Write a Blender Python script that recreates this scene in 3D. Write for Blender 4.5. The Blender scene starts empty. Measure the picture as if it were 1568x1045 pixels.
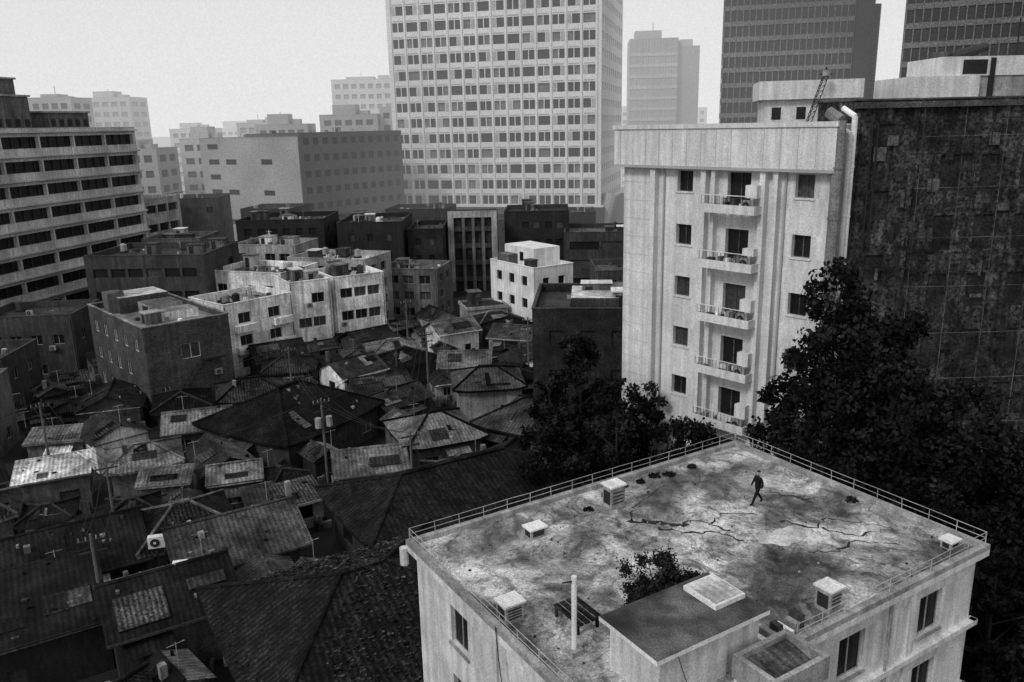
import bpy, math, random
import numpy as np
from mathutils import Vector, Matrix
random.seed(7); np.random.seed(7)
R=random.uniform
scene=bpy.context.scene
scene.view_settings.view_transform='Standard'; scene.view_settings.look='None'; scene.view_settings.exposure=0

# ---------------------------------------------------------------- materials
_m={}
def mat(name,val,gs=6.0,ga=.35,ss=.35,sa=.35,stripe=0,sdepth=.5,streak=0,rough=.8,brick=0,metal=0,spec=.3,bl=0):
    if name in _m: return _m[name]
    ga=min(.85,ga*1.4); gs=gs*1.45
    m=bpy.data.materials.new(name); m.use_nodes=True
    nt=m.node_tree; N=nt.nodes; L=nt.links
    b=N['Principled BSDF']; b.inputs['Roughness'].default_value=rough; b.inputs['Metallic'].default_value=metal
    b.inputs['Specular IOR Level'].default_value=spec
    geo=N.new('ShaderNodeNewGeometry')
    def noise(scale,detail,vec=None):
        n=N.new('ShaderNodeTexNoise'); n.inputs['Scale'].default_value=scale; n.inputs['Detail'].default_value=detail
        L.new(vec or geo.outputs['Position'],n.inputs['Vector']); return n.outputs['Fac']
    def mr(x,a,b_,lo,hi):
        r=N.new('ShaderNodeMapRange'); r.inputs[1].default_value=a; r.inputs[2].default_value=b_
        r.inputs[3].default_value=lo; r.inputs[4].default_value=hi; L.new(x,r.inputs[0]); return r.outputs[0]
    def mul(x,y):
        q=N.new('ShaderNodeMath'); q.operation='MULTIPLY'
        L.new(x,q.inputs[0])
        if isinstance(y,float): q.inputs[1].default_value=y
        else: L.new(y,q.inputs[1])
        return q.outputs[0]
    out=mr(noise(gs,1),.3,.7,1-ga,1+ga)
    if sa: out=mul(out,mr(noise(ss,5),.35,.65,1-sa,1+sa))
    if bl: out=mul(out,mr(noise(1.3,7),.38,.62,1-bl,1+bl))
    uv=N.new('ShaderNodeUVMap'); uv.uv_map='UV'
    if streak:
        mp=N.new('ShaderNodeMapping'); mp.inputs['Scale'].default_value=(1.6,.12,1); L.new(uv.outputs[0],mp.inputs[0])
        out=mul(out,mr(noise(1.5,5,mp.outputs[0]),.35,.68,1-streak,1+streak*.6))
    if stripe:
        w=N.new('ShaderNodeTexWave'); w.wave_type='BANDS'; w.bands_direction='X'; w.inputs['Scale'].default_value=stripe
        w.inputs['Distortion'].default_value=.6; w.inputs['Detail'].default_value=1
        L.new(uv.outputs[0],w.inputs['Vector']); out=mul(out,mr(w.outputs['Fac'],0,1,1-sdepth,1+sdepth*.5))
        bp=N.new('ShaderNodeBump'); bp.inputs['Strength'].default_value=.5; bp.inputs['Distance'].default_value=.06
        L.new(w.outputs['Fac'],bp.inputs['Height']); L.new(bp.outputs[0],b.inputs['Normal'])
    if brick:
        br=N.new('ShaderNodeTexBrick'); br.inputs['Scale'].default_value=brick; br.inputs['Mortar Size'].default_value=.03
        br.inputs['Color1'].default_value=(.8,.8,.8,1); br.inputs['Color2'].default_value=(1.15,1.15,1.15,1); br.inputs['Mortar'].default_value=(1.4,1.4,1.4,1)
        L.new(uv.outputs[0],br.inputs['Vector'])
        bw=N.new('ShaderNodeRGBToBW'); L.new(br.outputs[0],bw.inputs[0]); out=mul(out,bw.outputs[0])
    out=mul(out,float(val))
    L.new(out,b.inputs['Base Color'])
    _m[name]=m; return m

def obj(name,mesh): 
    o=bpy.data.objects.new(name,mesh); scene.collection.objects.link(o); return o

# ---------------------------------------------------------------- mesh builder
class MB:
    def __init__(s): s.v=[];s.f=[];s.mi=[];s.ml=[];s.uv=[]
    def mid(s,m):
        if m not in s.ml: s.ml.append(m)
        return s.ml.index(m)
    def face(s,pts,m):
        b=len(s.v); P=[Vector(p) for p in pts]; s.v+=[tuple(p) for p in P]; s.f.append(list(range(b,b+len(P)))); s.mi.append(s.mid(m))
        e=(P[1]-P[0]); e=e.normalized() if e.length>1e-6 else Vector((1,0,0))
        n=(P[1]-P[0]).cross(P[-1]-P[0]); n=n.normalized() if n.length>1e-9 else Vector((0,0,1))
        g=n.cross(e); o=P[0]; k=o.x*.37+o.y*.61
        for p in P: s.uv.append(((p-o).dot(e)+k,(p-o).dot(g)))
    def hexa(s,b4,t4,m,mt=None):
        s.face(t4,mt or m); s.face(b4[::-1],m)
        for i in range(4): j=(i+1)%4; s.face([b4[i],b4[j],t4[j],t4[i]],m)
    def box(s,F,s0,s1,t0,t1,z0,z1,m,mt=None):
        b=[F(s0,t0,z0),F(s1,t0,z0),F(s1,t1,z0),F(s0,t1,z0)]; t=[F(s0,t0,z1),F(s1,t0,z1),F(s1,t1,z1),F(s0,t1,z1)]
        s.hexa(b,t,m,mt)
    def tube(s,a,b,r,m,n=6,r2=None,cap=True):
        a=Vector(a);b=Vector(b);d=(b-a)
        if d.length<1e-5: return
        d.normalize(); x=d.orthogonal().normalized(); y=d.cross(x); r2=r if r2 is None else r2
        A=[a+(x*math.cos(6.2832*i/n)+y*math.sin(6.2832*i/n))*r for i in range(n)]
        B=[b+(x*math.cos(6.2832*i/n)+y*math.sin(6.2832*i/n))*r2 for i in range(n)]
        for i in range(n): j=(i+1)%n; s.face([A[i],A[j],B[j],B[i]],m)
        if cap: s.face(A[::-1],m); s.face(B,m)
    def finish(s,name):
        me=bpy.data.meshes.new(name); me.from_pydata(s.v,[],s.f)
        for m in s.ml: me.materials.append(m)
        me.polygons.foreach_set('material_index',s.mi)
        u=me.uv_layers.new(name='UV'); u.data.foreach_set('uv',[c for p in s.uv for c in p])
        me.update(); return obj(name,me)

class Fr:
    def __init__(s,ox,oy,ang=None,ex=None,z=0):
        if ex is None: ex=(math.cos(ang),math.sin(ang))
        l=math.hypot(*ex); s.ex=(ex[0]/l,ex[1]/l); s.ey=(-s.ex[1],s.ex[0]); s.o=(ox,oy); s.z=z
    def __call__(s,a,b,z): return (s.o[0]+s.ex[0]*a+s.ey[0]*b, s.o[1]+s.ex[1]*a+s.ey[1]*b, z+s.z)
    def sub(s,a,b,rot=0):
        p=s(a,b,0); an=math.atan2(s.ex[1],s.ex[0])+rot; return Fr(p[0],p[1],an,z=s.z)
    def inv(s,x,y):
        dx=x-s.o[0];dy=y-s.o[1]; return (dx*s.ex[0]+dy*s.ex[1], dx*s.ey[0]+dy*s.ey[1])

def wall(mb,F,W,z0,z1,wins,mw,mg,dep=.2,mf=None,mull=1):
    xs=sorted({0,W,*[w[0] for w in wins],*[w[2] for w in wins]}); zs=sorted({z0,z1,*[w[1] for w in wins],*[w[3] for w in wins]})
    for j in range(len(zs)-1):
        zm=(zs[j]+zs[j+1])/2; row=[w for w in wins if w[1]<zm<w[3]]
        def isw(x):
            for w in row:
                if w[0]<x<w[2]: return True
            return False
        i=0
        while i<len(xs)-1:
            if isw((xs[i]+xs[i+1])/2): i+=1; continue
            k=i
            while k+1<len(xs)-1 and not isw((xs[k+1]+xs[k+2])/2): k+=1
            a,b,c,d=xs[i],xs[k+1],zs[j],zs[j+1]
            mb.face([F(a,0,c),F(b,0,c),F(b,0,d),F(a,0,d)],mw); i=k+1
    for (a,c,b,d) in wins:
        mb.face([F(a,0,c),F(b,0,c),F(b,dep,c),F(a,dep,c)],mw); mb.face([F(a,dep,d),F(b,dep,d),F(b,0,d),F(a,0,d)],mw)
        mb.face([F(a,0,c),F(a,dep,c),F(a,dep,d),F(a,0,d)],mw); mb.face([F(b,dep,c),F(b,0,c),F(b,0,d),F(b,dep,d)],mw)
        g=mg if not isinstance(mg,(list,tuple)) else random.choice(mg)
        mb.face([F(a,dep,c),F(b,dep,c),F(b,dep,d),F(a,dep,d)],g)
        if mf:
            t=.05 if (b-a)<3 else .08; y0=dep-.05;y1=dep-.01
            mb.box(F,a,a+t,y0,y1,c,d,mf); mb.box(F,b-t,b,y0,y1,c,d,mf)
            mb.box(F,a+t,b-t,y0,y1,c,c+t,mf); mb.box(F,a+t,b-t,y0,y1,d-t,d,mf)
            for q in range(mull):
                x=a+(b-a)*(q+1)/(mull+1); mb.box(F,x-t/2,x+t/2,y0-.005,y1-.005,c+t,d-t,mf)

def wgrid(W,H,n,rows,ww,wh,sill=.9,m=.8,z0=0):
    if n<1 or rows<1: return []
    p=(W-2*m)/n; fh=(H-z0)/rows; ww=min(ww,p*.92)
    return [(m+p*(i+.5)-ww/2, z0+fh*j+sill, m+p*(i+.5)+ww/2, z0+fh*j+sill+wh) for j in range(rows) for i in range(n)]

def shell(mb,F,W,D,H,mw,mroof,wf=(),wr=(),wb=(),wl=(),mg=None,mf=None,dep=.2,par=.8,z0=-1.5,mull=1,mcap=None):
    fs=[(F,W,wf),(F.sub(W,0,math.pi/2),D,wr),(F.sub(W,D,math.pi),W,wb),(F.sub(0,D,-math.pi/2),D,wl)]
    for f,w,wi in fs: wall(mb,f,w,z0,H,list(wi),mw,mg,dep,mf,mull)
    th=.25; mc=mcap or mw; zr=H-par
    mb.face([F(th,th,zr),F(W-th,th,zr),F(W-th,D-th,zr),F(th,D-th,zr)],mroof)
    mb.box(F,-.06,W+.06,-.06,th,H,H+.1,mc); mb.box(F,-.06,W+.06,D-th,D+.06,H,H+.1,mc)
    mb.box(F,-.06,th,th,D-th,H,H+.1,mc); mb.box(F,W-th,W+.06,th,D-th,H,H+.1,mc)
    for a,b,c,d in ((th,th,W-th,th),(W-th,th,W-th,D-th),(W-th,D-th,th,D-th),(th,D-th,th,th)):
        mb.face([F(a,b,H),F(c,d,H),F(c,d,zr),F(a,b,zr)],mw)

def acunit(mb,F,s,t,z,k=1.0,m=None):
    m=m or ACM; w,d,h=.85*k,.35*k,.65*k
    mb.box(F,s,s+w,t,t+d,z+.08,z+.08+h,m); mb.box(F,s+.05,s+.15,t,t+d,z,z+.08,DARKM); mb.box(F,s+w-.15,s+w-.05,t,t+d,z,z+.08,DARKM)
    c=Vector(F(s+w*.42,t-.01,z+.08+h/2)); n=Vector(F(0,-1,0))-Vector(F(0,0,0))
    mb.tube(c+n*.0,c+n*.03,h*.38,DARKM,10); mb.tube(c+n*.03,c+n*.05,h*.12,m,6)

def clutter(mb,F,W,D,z,n,tones):
    for _ in range(n):
        k=random.random(); s=R(.8,max(1,W-2.2)); t=R(.8,max(1,D-2.2)); m=random.choice(tones)
        if k<.12: acunit(mb,F,s,t,z)
        elif k<.3:
            mb.tube(F(s+.6,t+.6,z+.3),F(s+.6,t+.6,z+1.3),.5,m,10); mb.tube(F(s+.6,t+.6,z+1.3),F(s+.6,t+.6,z+1.5),.5,m,10,.15)
            mb.box(F,s+.1,s+1.1,t+.1,t+1.1,z,z+.3,DARKM)
        elif k<.65:
            w=R(1.2,2.8);d=R(1.2,2.4);h=R(1.2,2.1); mb.box(F,s,s+w,t,t+d,z,z+h,m); mb.box(F,s-.15,s+w+.15,t-.15,t+d+.15,z+h,z+h+.12,random.choice(tones))
            mb.box(F,s+.3,s+1.0,t-.03,t-.002,z+.1,z+h*.85,DARKM)
        else:
            h=R(1.2,2.6); mb.tube(F(s,t,z),F(s,t,z+h),.05,m,5); mb.tube(F(s-.5,t,z+h*.9),F(s+.5,t,z+h*.9),.03,m,4); mb.tube(F(s-.3,t,z+h*.75),F(s+.3,t,z+h*.75),.03,m,4)
    for _ in range(n*3):
        s=R(.4,W-1);t=R(.4,D-1);w=R(.15,.7);d=R(.15,.6); mb.box(F,s,s+w,t,t+d,z+.003,z+R(.1,.5),random.choice(tones+[DARKM]))

# palette -----------------------------------------------------------
WHITE=mat('white_paint',.74,9,.15,.5,.15,streak=.2)
ACM=mat('ac_casing',.26,9,.2,.5,.15)
DARKM=mat('dark_metal',.02,9,.3,.5,.2)
GLASS=mat('dark_glass',.01,4,.3,.3,.2,rough=.4,spec=.25)
GLASS2=mat('curtained_glass',.05,4,.3,.3,.3,rough=.4)
GROUND=mat('ground_soil',.012,5,.4,.15,.4)
TILE=[mat('tile_roof_%d'%i,v,5,.5,.3,.55,stripe=1.1,sdepth=.6,rough=.9,spec=.08,bl=.35) for i,v in enumerate((.006,.01,.018,.03,.052))]
SHEET=[mat('metal_sheet_%d'%i,v,6,.35,.3,.55,stripe=.9,sdepth=.3,rough=.85,spec=.12,bl=.35) for i,v in enumerate((.01,.024,.052,.125,.5))]
SLABR=[mat('slab_roof_%d'%i,v,6,.35,.3,.5,bl=.3) for i,v in enumerate((.015,.035,.08,.18,.45))]
PLAST=[mat('plaster_%d'%i,v,6,.25,.3,.3,streak=.4,bl=.12) for i,v in enumerate((.016,.045,.12,.3,.74))]
BRICKM=mat('brick_wall_mid',.055,5,.35,.3,.25,brick=1.6,streak=.25,bl=.2)
MFAR=[mat('hazed_far_wall_%d'%i,v,1.2,.1,.05,.12) for i,v in enumerate((.34,.44,.56,.68))]  # distant walls: aerial haze put into the lightened base colours
GFAR=mat('hazed_far_glass',.26,1.5,.12,.05,.1,rough=.6)  # pane colour lightened as well, distance haze mixed into it
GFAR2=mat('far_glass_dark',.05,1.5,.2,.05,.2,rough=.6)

# ---------------------------------------------------------------- ground
g=MB(); g.face([(-3000,-500,0),(3000,-500,0),(3000,6000,0),(-3000,6000,0)],GROUND); g.finish('ground')
ROAD=mat('asphalt',.045,4,.3,.2,.3); ROADL=mat('road_paint',.4,4,.3,.2,.3); KERB=mat('kerb_stone',.2,5,.3,.2,.2)
Fq=Fr(-46,168,.1)
g=MB(); g.face([Fq(-20,0,.004),Fq(90,0,.004),Fq(90,9,.004),Fq(-20,9,.004)],ROAD)
for i in range(22): g.face([Fq(-18+i*5,4.4,.008),Fq(-15.5+i*5,4.4,.008),Fq(-15.5+i*5,4.6,.008),Fq(-18+i*5,4.6,.008)],ROADL)
g.box(Fq,-20,90,-.2,0,0,.14,KERB); g.box(Fq,-20,90,9,9.2,0,.14,KERB); g.finish('road')

# ---------------------------------------------------------------- foreground building
F0=Fr(2.81,21.59,ex=(.853,.522)); W0,D0,Z0=20.5,14.2,13.5
def roofmat():
    m=bpy.data.materials.new('weathered_roof_membrane'); m.use_nodes=True; nt=m.node_tree;N=nt.nodes;L=nt.links;b=N['Principled BSDF']; b.inputs['Roughness'].default_value=.7
    b.inputs['Specular IOR Level'].default_value=.3
    geo=N.new('ShaderNodeNewGeometry'); mp=N.new('ShaderNodeMapping'); mp.inputs['Location'].default_value=(8.7,2.3,0); mp.inputs['Rotation'].default_value=(0,0,-.55); L.new(geo.outputs['Position'],mp.inputs[0]); P=mp.outputs[0]
    def noise(sc,de,vec=P,dist=0,rg=.5):
        n=N.new('ShaderNodeTexNoise'); n.inputs['Scale'].default_value=sc;n.inputs['Detail'].default_value=de;n.inputs['Distortion'].default_value=dist;n.inputs['Roughness'].default_value=rg;L.new(vec,n.inputs['Vector']);return n
    def ramp(x,stops):
        r=N.new('ShaderNodeValToRGB'); e=r.color_ramp.elements
        e[0].position=stops[0][0];e[0].color=(stops[0][1],)*3+(1,);e[1].position=stops[-1][0];e[1].color=(stops[-1][1],)*3+(1,)
        for p,c in stops[1:-1]: k=e.new(p);k.color=(c,)*3+(1,)
        L.new(x,r.inputs[0]); return r.outputs[0]
    def mul(x,y):
        q=N.new('ShaderNodeMath');q.operation='MULTIPLY';L.new(x,q.inputs[0]);L.new(y,q.inputs[1]);return q.outputs[0]
    base=ramp(noise(.21,9,dist=.5,rg=.6).outputs['Fac'],[(.37,.07),(.43,.13),(.465,.22),(.515,.27),(.53,.4),(.62,.48)])
    mid=ramp(noise(.6,9,dist=.9,rg=.62).outputs['Fac'],[(.37,.45),(.43,.62),(.455,.95),(.54,1.05),(.56,1.3),(.66,1.4)])
    sp=ramp(noise(2.6,6,rg=.6).outputs['Fac'],[(.34,.5),(.42,.95),(.6,1.1),(.7,1.25)])
    gr=ramp(noise(15,2).outputs['Fac'],[(.3,.55),(.7,1.45)])
    n2=noise(.33,6,dist=1.6,rg=.55)
    sb=N.new('ShaderNodeMath');sb.operation='SUBTRACT';L.new(n2.outputs['Fac'],sb.inputs[0]);sb.inputs[1].default_value=.5
    ab=N.new('ShaderNodeMath');ab.operation='ABSOLUTE';L.new(sb.outputs[0],ab.inputs[0])
    ln=ramp(ab.outputs[0],[(0,.35),(.006,.6),(.018,1)])
    L.new(mul(mul(mul(mul(base,mid),gr),sp),ln),b.inputs['Base Color'])
    return m
ROOF=roofmat()
CREAM=mat('cream_plaster',.62,9,.14,.4,.15,streak=.26,bl=.07)
CREAM2=mat('grey_plaster',.3,9,.2,.4,.2,streak=.3,bl=.2)
FRAME=mat('window_frame',.3,9,.2,.5,.1)
mb=MB()
fr_w=[]
for zt in (12.4,9.0,5.6,2.6):
    for s in (9.3,12.05,17.3): fr_w.append((s-.8,zt-1.9,s+.8,zt))
    fr_w.append((2.4,zt-1.5,3.6,zt))
lf_w=[(t-.75,zt-1.8,t+.75,zt) for zt in (12.2,8.9,5.5,2.5) for t in (2.4,6.0,10.2)]
wall(mb,F0,W0,0,Z0,fr_w,CREAM,GLASS,.22,FRAME)
wall(mb,F0.sub(W0,0,math.pi/2),D0,0,Z0,lf_w,CREAM,GLASS,.22,FRAME)
wall(mb,F0.sub(W0,D0,math.pi),W0,0,Z0,[(s-.8,zt-1.6,s+.8,zt) for zt in (12.2,8.9,5.5) for s in (3,8,13,18)],CREAM,GLASS,.22,FRAME)
wall(mb,F0.sub(0,D0,-math.pi/2),D0,0,Z0,[(3.27,10.4,4.77,12.2),(10.1,10.4,11.4,12.2),(3.27,7.0,4.77,8.8),(10.1,7.0,11.4,8.8),(3.27,3.6,4.77,5.4)],CREAM,GLASS,.22,FRAME)
for s in (14.4,15.6): mb.box(F0,s,s+.35,-.14,.0-.002,0,Z0-.35,CREAM)
for z in (10.0,6.6): mb.box(F0,7.7,W0+.3,-.28,-.003,z-.25,z,CREAM); mb.box(F0,W0+.003,W0+.28,-.28,D0,z-.25,z,CREAM)
for w_ in fr_w: mb.box(F0,w_[0]-.1,w_[2]+.1,-.1,-.003,w_[1]-.1,w_[1]-.002,CREAM2)
FLf=F0.sub(0,D0,-math.pi/2)
mb.box(FLf,3.15,4.9,-.1,-.003,10.28,10.395,CREAM2); mb.box(FLf,7.0,7.3,-.12,-.003,0,Z0-.31,CREAM)
mb.box(F0,-.35,W0+.35,-.35,D0+.35,Z0-.3,Z0,CREAM,ROOF)
for a,b,c,d in ((-.35,W0+.35,D0+.05,D0+.35),(-.35,-.05,-.35,D0+.05),(W0+.05,W0+.35,-.35,D0+.05),(7.7,W0+.05,-.35,-.05)):
    mb.box(F0,a,b,c,d,Z0+.002,Z0+.24,CREAM2)
mb.box(F0,1.95,6.6,.05,2.5,Z0+.004,Z0+1.85,CREAM)
mb.box(F0,1.95,5.0,-.045,.05,8,Z0+1.85,CREAM)
SL=mat('dark_slab',.065,10,.3,.5,.6,bl=.4)
mb.box(F0,1.65,6.8,-.25,2.75,Z0+1.85,Z0+2.02,WHITE,SL)
mb.box(F0,5.2,6.65,.75,2.35,Z0+2.024,Z0+2.2,WHITE)
mb.box(F0,5.3,6.55,.85,2.25,Z0+2.2,Z0+2.25,mat('hatch_sheet',.5,9,.2,1,.4,stripe=1.0,sdepth=.1))
mb.box(F0,5.05,7.6,-2.1,-.36,0,Z0+.1,CREAM,DARKM)
for a,b,c,d in ((5.0,7.65,-2.15,-1.95),(5.0,5.2,-1.95,-.3),(7.45,7.65,-1.95,-.3),(5.2,7.45,-.5,-.3)):
    mb.box(F0,a,b,c,d,Z0+.104,Z0+1.0,CREAM2,CREAM2)
mb.face([F0(5.2,-1.95,Z0+.5),F0(7.45,-1.95,Z0+.5),F0(7.45,-.5,Z0+.8),F0(5.2,-.5,Z0+.8)],SHEET[2])
for k in range(6): mb.box(F0,7.2+k*.4,7.45+k*.4,.1+.1*(k%3),.7+.15*(k%2),Z0+.004,Z0+.3+.14*(k%3),(WHITE,CREAM2,SLABR[1])[k%3])
for z in (Z0-.5,): mb.tube(F0(-.45,D0+.38,z-.5),F0(-.45,D0+.38,z+.35),.2,CREAM,8)
for s in (8.1,14.1): mb.tube(F0(s,-.2,0),F0(s,-.2,Z0-.3),.06,CREAM2,6)
mb.finish('cream_apartment_building')

RAIL=mat('rail_paint',.36,9,.2,.5,.2)
mb=MB()
def rail(a,b):
    a=Vector(a);b=Vector(b);n=max(2,int((b-a).length/1.3)); up=Vector((0,0,1))
    for i in range(n+1):
        p=a.lerp(b,i/n)+Vector((R(-.02,.02),R(-.02,.02),0)); mb.tube(p,p+up*.58+Vector((R(-.03,.03),R(-.03,.03),0)),.018,RAIL,5)
    for h in (.3,.58):
        pr=a+up*h
        for i in range(1,n+1):
            q=a.lerp(b,i/n)+up*(h+R(-.015,.015)); mb.tube(pr,q,.015,RAIL,5,cap=False); pr=q
zk=Z0+.24
rail(F0(-.2,D0+.2,zk),F0(W0+.2,D0+.2,zk)); rail(F0(W0+.2,D0+.2,zk),F0(W0+.2,-.2,zk))
rail(F0(-.2,D0+.2,zk),F0(-.2,-.2,zk)); rail(F0(W0+.2,-.2,zk),F0(8.4,-.2,zk))
mb.finish('roof_railing')

def vent(s,t,w,d,h,name='roof_vent'):
    mb=MB(); mb.box(F0,s,s+w,t,t+d,Z0+.004,Z0+h,CREAM2,WHITE); mb.box(F0,s-.08,s+w+.08,t-.08,t+d+.08,Z0+h,Z0+h+.08,WHITE)
    for i in range(4): mb.box(F0,s+.1,s+w-.1,t-.02,t-.002,Z0+h*.25+i*h*.16,Z0+h*.25+i*h*.16+.05,DARKM)
    mb.box(F0,s-.02,s-.003,t+.1,t+d-.1,Z0+h*.2,Z0+h*.8,DARKM); mb.finish(name)
vent(9.5,11.9,.85,.7,1.15,'rooftop_condenser'); vent(4.6,11.6,.8,.6,.45); vent(.2,6.6,.8,.7,.75); vent(10.9,.3,.7,.7,.95); vent(19.3,.5,.6,.5,.35)
mb=MB(); mb.tube(F0(1.4,3.85,Z0),F0(1.4,3.85,Z0+3.1),.1,WHITE,10); mb.box(F0,1.15,1.65,3.6,4.1,Z0+.004,Z0+.2,CREAM2); mb.tube(F0(1.4,3.85,Z0+2.9),F0(.9,3.85,Z0+3.0),.03,DARKM); mb.finish('steel_post')
mb=MB()
for i in range(4): mb.box(F0,2.1+i*.3,2.32+i*.3,4.5,6.2,Z0+.42,Z0+.47,TILE[3])
for a in (2.1,3.0):
    for b in (4.6,6.0): mb.box(F0,a,a+.1,b,b+.1,Z0+.004,Z0+.42,TILE[3])
mb.finish('wooden_pallet_table')
TAR=mat('tar',.02,9,.3,1,.2)
def crack(pts,w=.07):
    mb=MB(); q=[]
    for i in range(len(pts)-1):
        for k in range(6):
            f=k/6; q.append((pts[i][0]*(1-f)+pts[i+1][0]*f+R(-.15,.15),pts[i][1]*(1-f)+pts[i+1][1]*f+R(-.15,.15)))
    q.append(pts[-1]); n_=len(q); ws=[w*R(.3,1.5)*(1-.6*i/n_) for i in range(n_)]
    P=[Vector((*p,0)) for p in q]; Lf=[];Rt=[]
    for i in range(n_):
        d=(P[min(n_-1,i+1)]-P[max(0,i-1)]).normalized(); n=Vector((-d.y,d.x,0)); Lf.append(P[i]+n*ws[i]); Rt.append(P[i]-n*ws[i])
    for i in range(n_-1): mb.face([F0(v.x,v.y,Z0+.004) for v in (Rt[i],Rt[i+1],Lf[i+1],Lf[i])],TAR)
    mb.finish('roof_crack')
crack([(9.5,10.5),(10.6,9.6),(11.4,8.8),(12.2,8.9),(12.8,7.2)],.18); crack([(12.6,8.2),(13.8,8.6),(15,7.6)],.08); crack([(9.7,10.6),(10.8,11.6),(12,12.1),(13.6,12.6)],.05)
crack([(10.2,9.4),(10.9,8.2),(12,7.6),(12.6,6.2)],.1); crack([(15.5,6.5),(16.2,5.2),(17.5,5.6),(18.5,4)],.08); crack([(14,3.8),(15.3,3.2),(16.8,3.4),(18,2)],.08); crack([(17.5,9),(18.2,7.4),(19.4,7)],.06); crack([(16.4,5),(17.2,3.6),(18.9,3.2)],.07)
PATCH=mat('cement_patch',.4,11,.25,.8,.35,bl=.2)
mb=MB(); pp=[(14.4+1.2*math.cos(a)*(1+.22*math.sin(3*a)+.08*math.sin(7*a)),5.4+.8*math.sin(a)*(1+.2*math.cos(2*a)+.08*math.cos(9*a)),Z0+.0085) for a in [i*.1571 for i in range(40)]]
mb.face([F0(*p) for p in pp],PATCH); mb.finish('cement_patch')
mb=MB()
for _ in range(45):
    s=R(.3,20);t=R(2.9,13.8) if s<8 else R(.3,13.8); a=R(.03,.12); b=R(.03,.1); Fk=F0.sub(s,t,R(0,3)); mb.box(Fk,0,a,0,b,Z0+.009,Z0+R(.03,.07),random.choice((DARKM,CREAM2,TILE[3],SLABR[1])))
mb.finish('roof_litter')

# ---------------------------------------------------------------- foliage
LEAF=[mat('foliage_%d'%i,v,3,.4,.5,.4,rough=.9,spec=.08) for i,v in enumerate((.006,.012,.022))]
BARK=mat('bark',.02,8,.4,1,.3)
def tree(name,x,y,z,h,r,n=6000,leaf=.22,clumps=40,conic=.3,trunk=.25,low=.12,cs=(.17,.34)):
    mb=MB()
    mb.tube((x,y,z-.5),(x+R(-.2,.2),y,z+h*.55),trunk,BARK,8,trunk*.5); mb.tube((x,y,z+h*.55),(x,y,z+h*.92),trunk*.5,BARK,6,.04)
    C=[]
    for i in range(clumps):
        f=1-(1-low)*(random.random()**.75) if conic>.4 else R(low,1)
        prof=(1-f)**.52*1.02+.08 if conic>.4 else (1-(f**2)*.7)*(1 if f>low+.12 else .75)
        rr=r*prof; a=R(0,6.283); q=rr*math.sqrt(R(.2,1))*R(.85,1.12)
        c=Vector((x+q*math.cos(a),y+q*math.sin(a),z+h*f)); C.append((c,max(.55,r*R(*cs)*(.45+.55*prof))))
        if i<14: mb.tube((x,y,max(z+1,c.z-h*.12)),c,trunk*.3,BARK,5,.03)
    ob=mb.finish(name)
    per=n//clumps; V=[];MI=[]
    for c,cr in C:
        d=np.random.normal(size=(per,3)); d/=np.linalg.norm(d,axis=1)[:,None]; rad=cr*np.random.uniform(.15,1.0,per)**.5*np.random.uniform(.8,1.25,per)
        P=np.array(c)+d*rad[:,None]*np.array([1,1,.8 if conic<.4 else 1.2])
        A=np.random.normal(size=(per,3));A/=np.linalg.norm(A,axis=1)[:,None]; B=np.cross(A,d);B/=np.linalg.norm(B,axis=1)[:,None]+1e-6
        s=leaf*np.random.uniform(.5,1.3,per)[:,None]
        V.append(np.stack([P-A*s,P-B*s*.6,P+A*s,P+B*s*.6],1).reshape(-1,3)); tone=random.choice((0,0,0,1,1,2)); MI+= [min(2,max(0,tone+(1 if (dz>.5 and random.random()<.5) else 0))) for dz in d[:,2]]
    V=np.concatenate(V); nf=len(V)//4
    lm=bpy.data.meshes.new(name+'_leaves'); lm.from_pydata(V.tolist(),[],np.arange(nf*4).reshape(-1,4).tolist())
    for m in LEAF: lm.materials.append(m)
    lm.polygons.foreach_set('material_index',MI[:nf]); lm.update()
    lo=obj('leaves',lm); lo.parent=ob
    return ob
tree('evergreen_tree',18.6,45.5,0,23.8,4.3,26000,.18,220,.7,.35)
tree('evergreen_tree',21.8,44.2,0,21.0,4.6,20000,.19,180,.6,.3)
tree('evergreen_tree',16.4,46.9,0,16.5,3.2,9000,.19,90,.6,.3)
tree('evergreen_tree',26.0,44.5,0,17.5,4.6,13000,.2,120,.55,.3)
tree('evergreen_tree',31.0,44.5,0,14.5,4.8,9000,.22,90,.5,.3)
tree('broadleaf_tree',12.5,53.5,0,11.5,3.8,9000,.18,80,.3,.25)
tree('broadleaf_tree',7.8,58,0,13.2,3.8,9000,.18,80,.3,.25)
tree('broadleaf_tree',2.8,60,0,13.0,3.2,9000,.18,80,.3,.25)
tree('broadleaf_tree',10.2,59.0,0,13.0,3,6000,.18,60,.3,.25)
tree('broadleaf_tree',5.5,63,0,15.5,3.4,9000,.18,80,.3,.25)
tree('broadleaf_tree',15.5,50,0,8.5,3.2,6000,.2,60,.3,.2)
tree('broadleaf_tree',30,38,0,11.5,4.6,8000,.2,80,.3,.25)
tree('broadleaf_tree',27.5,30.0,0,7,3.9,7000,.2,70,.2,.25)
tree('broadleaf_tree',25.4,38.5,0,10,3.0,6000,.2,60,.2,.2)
tree('broadleaf_tree',35,41,0,13,5,8000,.24,70,.3,.25)
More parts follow.
